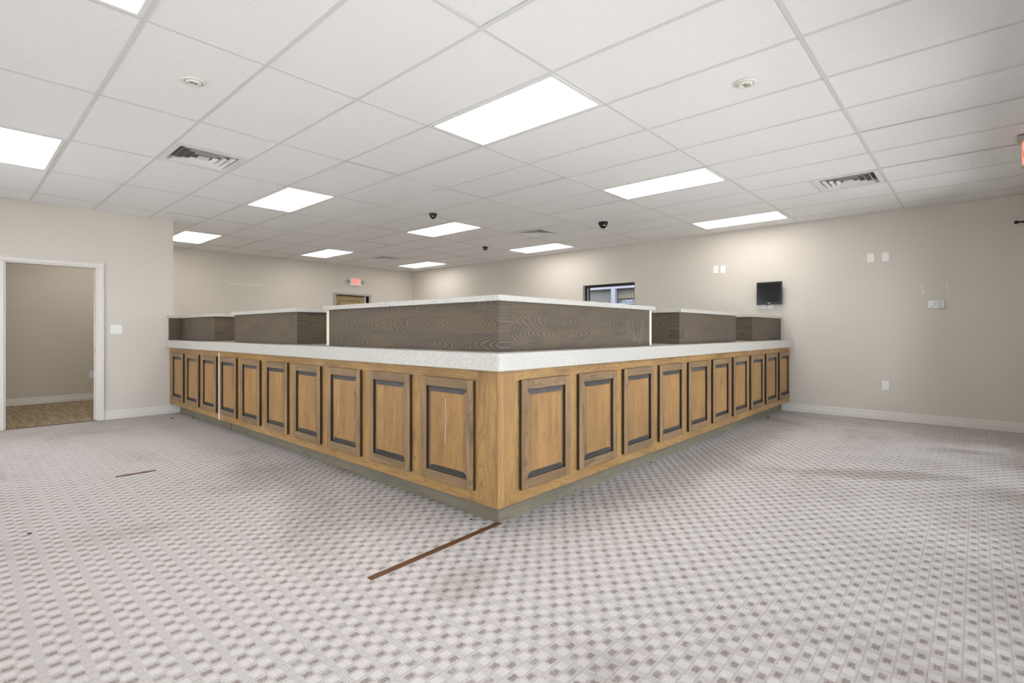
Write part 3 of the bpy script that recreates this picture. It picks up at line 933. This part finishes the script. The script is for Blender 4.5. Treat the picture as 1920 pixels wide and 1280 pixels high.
# ================================================================== right wall fittings
def on_right(r): r.rotation_euler = (0, 0, math.radians(-90)); return r   # local x -> -Y, local -y -> -X (into room)
def plate(kind, loc, lab, group=None, rz=-90, w=0.078, h=0.122):
    r = empty(kind, loc, math.radians(rz))
    tag(r, lab, 'outlet' if kind == 'power_outlet' else ('light switch' if kind == 'light_switch' else 'wall plate'), group)
    box('cover', -w / 2, w / 2, -0.007, 0.0, -h / 2, h / 2, M_PLATE, r, 0.003)
    if kind == 'power_outlet':
        for sz in (-1, 1):
            f = box('socket', -0.017, 0.017, -0.0095, -0.007, sz * 0.027 - 0.015, sz * 0.027 + 0.015, M_PLATE, r, 0.001)
            box('slot', -0.008, -0.005, -0.0018, -0.0013, -0.005, 0.007, M_SLOT, f)
            box('slot', 0.005, 0.008, -0.0018, -0.0013, -0.005, 0.007, M_SLOT, f)
    elif kind == 'light_switch':
        n = 2
        for k in range(n):
            box('rocker', (k - 0.5) * 0.046 - 0.016, (k - 0.5) * 0.046 + 0.016, -0.0105, -0.007, -0.033, 0.033, M_PLATE, r, 0.001)
    else:
        for sz in (-1, 1):
            link('screw', lathe([(0, 0), (0.003, 0), (0.003, 0.001), (0, 0.0015)], 10, 'screw'), M_METAL, r, (0, -0.0071, sz * 0.042), (math.radians(90), 0, 0))
    return r
plate('wall_plate', (XW, 3.130, 2.175), 'left white wall plate of the pair high above the far counter ledges', 'blank white wall plates')
plate('wall_plate', (XW, 3.016, 2.170), 'right white wall plate of the pair high above the far counter ledges', 'blank white wall plates')
plate('wall_plate', (XW, 1.061, 2.166), 'left white wall plate of the pair high on the bare right wall', 'blank white wall plates')
plate('wall_plate', (XW, 0.899, 2.165), 'right white wall plate of the pair high on the bare right wall', 'blank white wall plates')
plate('wall_plate', (XW, 2.41, 1.585), 'white wall plate peeking out below the screen, left one', 'blank white wall plates')
plate('wall_plate', (XW, 2.315, 1.585), 'white wall plate peeking out below the screen, right one', 'blank white wall plates')
plate('power_outlet', (XW, 0.9, 0.455), 'white power outlet low on the bare right wall')

# small flat screen
s = empty('flat_screen', (XW, 2.31, 1.748), math.radians(-90))
tag(s, 'small black flat screen mounted on the right wall', 'screen')
box('wall_bracket', -0.05, 0.05, -0.04, 0.0, -0.05, 0.05, M_BLACK, s)
box('back_shell', -0.165, 0.165, -0.062, -0.040, -0.155, 0.155, M_BLACK, s, 0.008)
box('bezel', -0.178, 0.178, -0.078, -0.062, -0.171, 0.171, M_BEZEL, s, 0.004)
box('display', -0.160, 0.160, -0.0795, -0.078, -0.128, 0.155, M_SCREEN, s)
link('logo', text_me('LG', 0.018, 0.0004, 'logo'), M_PLATE, s, (0.008, -0.0787, -0.149), (math.radians(90), 0, 0))
link('logo_dot', lathe([(0, 0), (0.006, 0), (0.006, 0.001), (0, 0.001)], 16, 'logo_dot'), M_PLATE, s, (-0.012, -0.078, -0.149), (math.radians(90), 0, 0))

# alarm keypad
k = empty('alarm_keypad', (XW, 0.38, 1.517), math.radians(-90))
tag(k, 'white alarm keypad with rows of small buttons on the right wall', 'keypad')
pts = rounded([(-0.082, -0.052), (0.080, -0.052), (0.080, 0.052), (-0.082, 0.052)], {0, 1, 2, 3}, 0.022, 5)
bm_me = prism(pts, 0.0, 0.022, 'body')
kb = link('body', bm_me, M_PLATE, k, (0, 0, 0), (math.radians(90), 0, 0))
b = kb.modifiers.new('edge', 'BEVEL'); b.width = 0.005; b.segments = 2; b.limit_method = 'ANGLE'; b.angle_limit = math.radians(50)
box('display_window', -0.070, -0.036, -0.0232, -0.0221, -0.020, 0.034, M_PLATE, k)
box('sensor_dot', -0.052, -0.040, -0.0236, -0.0221, -0.036, -0.026, M_SLOT, k)
M_BTN = plain('keypad_button', (0.34, 0.35, 0.34), 0.5)
btn_me = box_me(-0.006, 0.006, -0.001, 0.001, -0.0045, 0.0045, 0, 'button')
sm_me = box_me(-0.0035, 0.0035, -0.001, 0.001, -0.003, 0.003, 0, 'indicator')
for cx in (0.018, 0.037, 0.056):
    for cz in (0.033, 0.015, -0.003, -0.021, -0.037):
        link('button', btn_me, M_BTN, k, (cx, -0.0232, cz))
for cx in (-0.020, -0.006):
    for cz in (0.033, 0.018, 0.003, -0.012, -0.027):
        link('indicator', sm_me, M_BTN, k, (cx, -0.0231, cz))

# spackle scars on the right wall
def scar(name, loc, rz, w, h, lab, seed, mat=M_SCUFF):
    rd = random.Random(seed)
    n = 14
    bm = bmesh.new()
    ring = []
    for i in range(n):
        a = 2 * math.pi * i / n
        q = 0.75 + 0.4 * rd.random()
        ring.append((w / 2 * q * math.cos(a), h / 2 * q * math.sin(a)))
    f = [bm.verts.new((x, -0.0012, z)) for x, z in ring]; bk = [bm.verts.new((x, 0.0, z)) for x, z in ring]
    bm.faces.new(f)
    for i in range(n): bm.faces.new((f[i], f[(i + 1) % n], bk[(i + 1) % n], bk[i]))
    o = link(name, from_bm(bm, name), mat, None, loc, (0, 0, math.radians(rz)))
    tag(o, lab, 'wall scar')
    return o
scar('spackle_scar', (XW, 0.523, 1.742), -90, 0.022, 0.045, 'small pale spackle scar left of the keypad, upper one', 1)
scar('spackle_scar', (XW, 0.513, 1.672), -90, 0.020, 0.06, 'small pale spackle scar left of the keypad, lower one', 2)
scar('spackle_scar', (XW, 0.277, 1.735), -90, 0.014, 0.12, 'thin upright pale spackle scar above the keypad, right side', 3)

# curtain rod along the right wall, its end finial by the frame edge
cr = empty('curtain_rod', (XW - 0.075, -0.335, 2.436))
tag(cr, 'black curtain rod end entering at the right frame edge', 'curtain rod')
link('rod', lathe([(0, 0.0), (0.010, 0.0), (0.010, 0.112), (0, 0.112)], 16, 'rod'), M_BLACK, cr, (0, 0, 0), (math.radians(90), 0, 0))
link('finial', lathe([(0, -0.022), (0.013, -0.020), (0.019, -0.010), (0.019, 0.006), (0.013, 0.014), (0, 0.014)], 20, 'finial'), M_BLACK, cr, (0, 0, 0), (math.radians(90), 0, 0))
box('bracket', 0.0, 0.074, -0.075, -0.06, -0.014, -0.002, M_BLACK, cr)

# ------------------------------------------------------------------ window in the right wall and what lies beyond
wn = struct(empty('window_1', (XW, (WIN1[0] + WIN1[1]) / 2, WIN1[2]), math.radians(-90)), 'dark framed window in the right wall above the counter')
hw = (WIN1[1] - WIN1[0]) / 2; hh = WIN1[3] - WIN1[2]
box('jamb', -hw, -hw + 0.045, 0.075, 0.125, 0, hh, M_DARKFRAME, wn)
box('jamb', hw - 0.045, hw, 0.075, 0.125, 0, hh, M_DARKFRAME, wn)
box('head', -hw + 0.045, hw - 0.045, 0.075, 0.125, hh - 0.045, hh, M_DARKFRAME, wn)
box('sill', -hw + 0.045, hw - 0.045, 0.075, 0.125, 0, 0.045, M_DARKFRAME, wn)
box('inner_stile', -hw + 0.045, -hw + 0.075, 0.085, 0.115, 0.045, hh - 0.045, M_GREYFRAME, wn)
box('inner_stile', -hw + 0.075, -hw + 0.090, 0.082, 0.118, 0.045, hh - 0.045, M_DARKFRAME, wn)
box('pane', -hw + 0.09, hw - 0.045, 0.097, 0.103, 0.045, hh - 0.045, M_GLASS, wn)

sf = empty('shopfront', (10.6, 6.2, 0))
tag(sf, 'grey shopfront with pale posts and lettering seen outside the window', 'building')
box('facade', 0.0, 0.2, -5.2, 5.6, -0.13, 5.4, M_FACADE, sf)  # upper height added, out of view, to keep sun out of the window
box('beam', -0.12, 0.0, -5.2, 5.6, 2.17, 2.26, M_LILAC, sf)
box('post', -0.12, -0.03, 0.02, 0.13, 0.0, 2.17, M_LILAC, sf)
box('panel_band', -0.03, -0.001, -1.3, 0.0, 1.93, 2.03, M_TAN, sf)
for q in range(7):
    box('tan_block', -0.045, -0.0302, -0.06 - 0.075 * q - 0.055, -0.06 - 0.075 * q, 1.94, 2.02, M_TAN, sf)
box('ledge_strip', -0.05, -0.001, -1.3, 0.0, 1.805, 1.83, M_SIGN, sf)
link('lettering', text_me('CARPET', 0.088, 0.006, 'lettering'), M_SIGN, sf, (-0.07, -0.30, 1.865), (math.radians(90), 0, math.radians(-90)))
gd = struct(link('ground_outside', box_me(-40, 50, -40, 40, -0.2, -0.13, name='ground_outside'), M_CONC))

# ================================================================== back wall
ex = empty('exit_sign', (6.696, YB, 2.372))
tag(ex, 'small white exit sign with red letters above the ochre door', 'exit sign')
box('housing', -0.145, 0.145, -0.055, 0.0, -0.09, 0.09, M_PLATE, ex, 0.006)
lt = link('lettering', text_me('EXIT', 0.20, 0.002, 'lettering'), M_RED, ex, (0.004, -0.0575, 0.0), (math.radians(90), 0, 0))
lt.scale = (0.46, 0.95, 1.0)
for sx in (-1, 1):
    lh = link('lamp_head', lathe([(0, 0), (0.020, 0), (0.034, 0.03), (0.034, 0.045), (0, 0.045)], 18, 'lamp_head'), M_GREYFRAME, ex, (sx * 0.185, -0.03, 0.0), (math.radians(80), 0, math.radians(sx * 20)))
    box('lamp_arm', min(sx * 0.143, sx * 0.18), max(sx * 0.143, sx * 0.18), -0.034, -0.020, -0.007, 0.007, M_GREYFRAME, ex)

dr1 = struct(empty('door_1', (6.6425, YB, 0)), 'ochre panelled door slightly ajar in a grey metal frame')
cx0 = 6.6425
box('frame_leg', 6.127 - cx0, 6.2 - cx0, -0.02, T, 0, 2.045, M_GREYFRAME, dr1, 0.002)
box('frame_leg', 7.085 - cx0, 7.157 - cx0, -0.02, T, 0, 2.045, M_GREYFRAME, dr1, 0.002)
box('door_back', 6.2 - cx0, 7.085 - cx0, 0.115, T, 0, 2.045, M_DARKFRAME, dr1)  # added backing that blocks sun leaking around the leaf
box('frame_head', 6.127 - cx0, 7.157 - cx0, -0.02, T, 2.045, 2.09, M_GREYFRAME, dr1, 0.002)
hg = link('leaf', box_me(0, 0.80, 0, 0.04, 0.01, 2.03, 0.002, 'leaf'), M_OCHRE, dr1, (6.203 - cx0, 0.07, 0))
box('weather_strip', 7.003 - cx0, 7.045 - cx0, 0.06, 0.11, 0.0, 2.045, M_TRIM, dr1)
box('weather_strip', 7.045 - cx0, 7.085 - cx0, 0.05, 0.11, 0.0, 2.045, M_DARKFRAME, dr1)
for (pz0, pz1) in ((0.25, 0.95), (1.10, 1.905)):
    for (px0, px1) in ((0.13, 0.67),):
        link('raised_panel', box_me(px0, px1, -0.008, 0.0, pz0, pz1, 0.004, 'raised_panel'), M_OCHRE, hg)
        for (a0, a1, b0, b1) in ((px0 - 0.014, px0, pz0 - 0.014, pz1 + 0.014), (px1, px1 + 0.014, pz0 - 0.014, pz1 + 0.014), (px0, px1, pz0 - 0.014, pz0), (px0, px1, pz1, pz1 + 0.014)):
            link('groove', box_me(a0, a1, -0.0012, 0.0004, b0, b1, 0, 'groove'), M_SLOT, hg)

sp = empty('wall_strip', (4.16, YB, 2.141))
tag(sp, 'thin pale strip left on the back wall above the counter', 'wall strip')
box('strip', -0.372, 0.372, -0.006, 0.0, -0.013, 0.013, M_SCUFF, sp, 0.002)
for q in (-0.34, 0.02, 0.36):
    link('nail', lathe([(0, 0), (0.011, 0), (0.011, 0.002), (0, 0.003)], 10, 'nail'), M_GREYFRAME, sp, (q, -0.006, 0), (math.radians(90), 0, 0))

# ================================================================== left wall fittings
plate('light_switch', (1.534, YP, 1.20), 'white double rocker light switch beside the office doorway', None, 0, 0.128, 0.122)
plate('power_outlet', (1.672, YB, 0.44), 'white power outlet inside the office, half hidden by the door casing', None, 0)

# hanging exit sign at the right frame edge, over the front entrance
e2 = empty('exit_sign', (5.92, -0.245, CEIL - 0.004))
tag(e2, 'red glowing exit sign hanging from the ceiling, cut by the right frame edge', 'exit sign')
box('canopy', -0.06, 0.06, -0.16, 0.005, -0.045, 0.0, M_GREYFRAME, e2, 0.004)
box('panel', -0.012, 0.012, -0.19, -0.025, -0.235, -0.045, M_REDPANEL, e2, 0.002)
box('panel_foot', -0.013, 0.013, -0.19, -0.023, -0.255, -0.236, M_GREYFRAME, e2)
link('lettering', text_me('EXIT', 0.085, 0.001, 'lettering'), M_RED, e2, (-0.0135, -0.11, -0.145), (math.radians(90), 0, math.radians(-90)))

# ================================================================== things on the floor
fs = link('floor_strip', box_me(-0.468, 0.468, -0.018, 0.018, 0.0, 0.005, 0.0015, 'floor_strip'), M_STRIP, None, (1.818, 2.146, 0), (0, 0, math.radians(2.0)))
tag(fs, 'long brown strip on the carpet running out from the counter corner', 'floor strip', 'brown strips on the carpet')
f2 = link('floor_strip', box_me(-0.137, 0.137, -0.016, 0.016, 0.0, 0.005, 0.0015, 'floor_strip'), M_STRIP, None, (1.052, 5.131, 0), (0, 0, math.radians(-1.0)))
tag(f2, 'short brown strip lying alone on the carpet left of the counter', 'floor strip', 'brown strips on the carpet')

def lint(x, y, s, lab, seed):
    rd = random.Random(seed)
    bm = bmesh.new()
    bmesh.ops.create_icosphere(bm, subdivisions=1, radius=1.0)
    for v in bm.verts:
        v.co *= rd.uniform(0.7, 1.2)
        v.co = Vector((v.co.x * s, v.co.y * s * 0.6, v.co.z * s * 0.35 + s * 0.3))
    o = link('carpet_crumb', from_bm(bm, 'carpet_crumb'), M_LINT, None, (x, y, 0), (0, 0, rd.uniform(0, 3)))
    tag(o, lab, 'crumb', 'dark crumbs on the carpet')
lint(2.205, 2.33, 0.012, 'dark crumb on the carpet right at the left counter base, near the corner', 1)
lint(4.249, 2.150, 0.014, 'dark crumb on the carpet along the right counter base, mid run', 2)
lint(0.320, 4.061, 0.014, 'lone dark crumb on the open carpet at far left', 3)
lint(2.046, 8.03, 0.022, 'dark crumb on the carpet by the doorway wall baseboard, left one', 4)
lint(2.245, 7.86, 0.020, 'dark crumb on the carpet by the far left counter base', 5)
lint(7.50, 2.09, 0.022, 'dark crumb on the carpet near the far right counter base', 6)
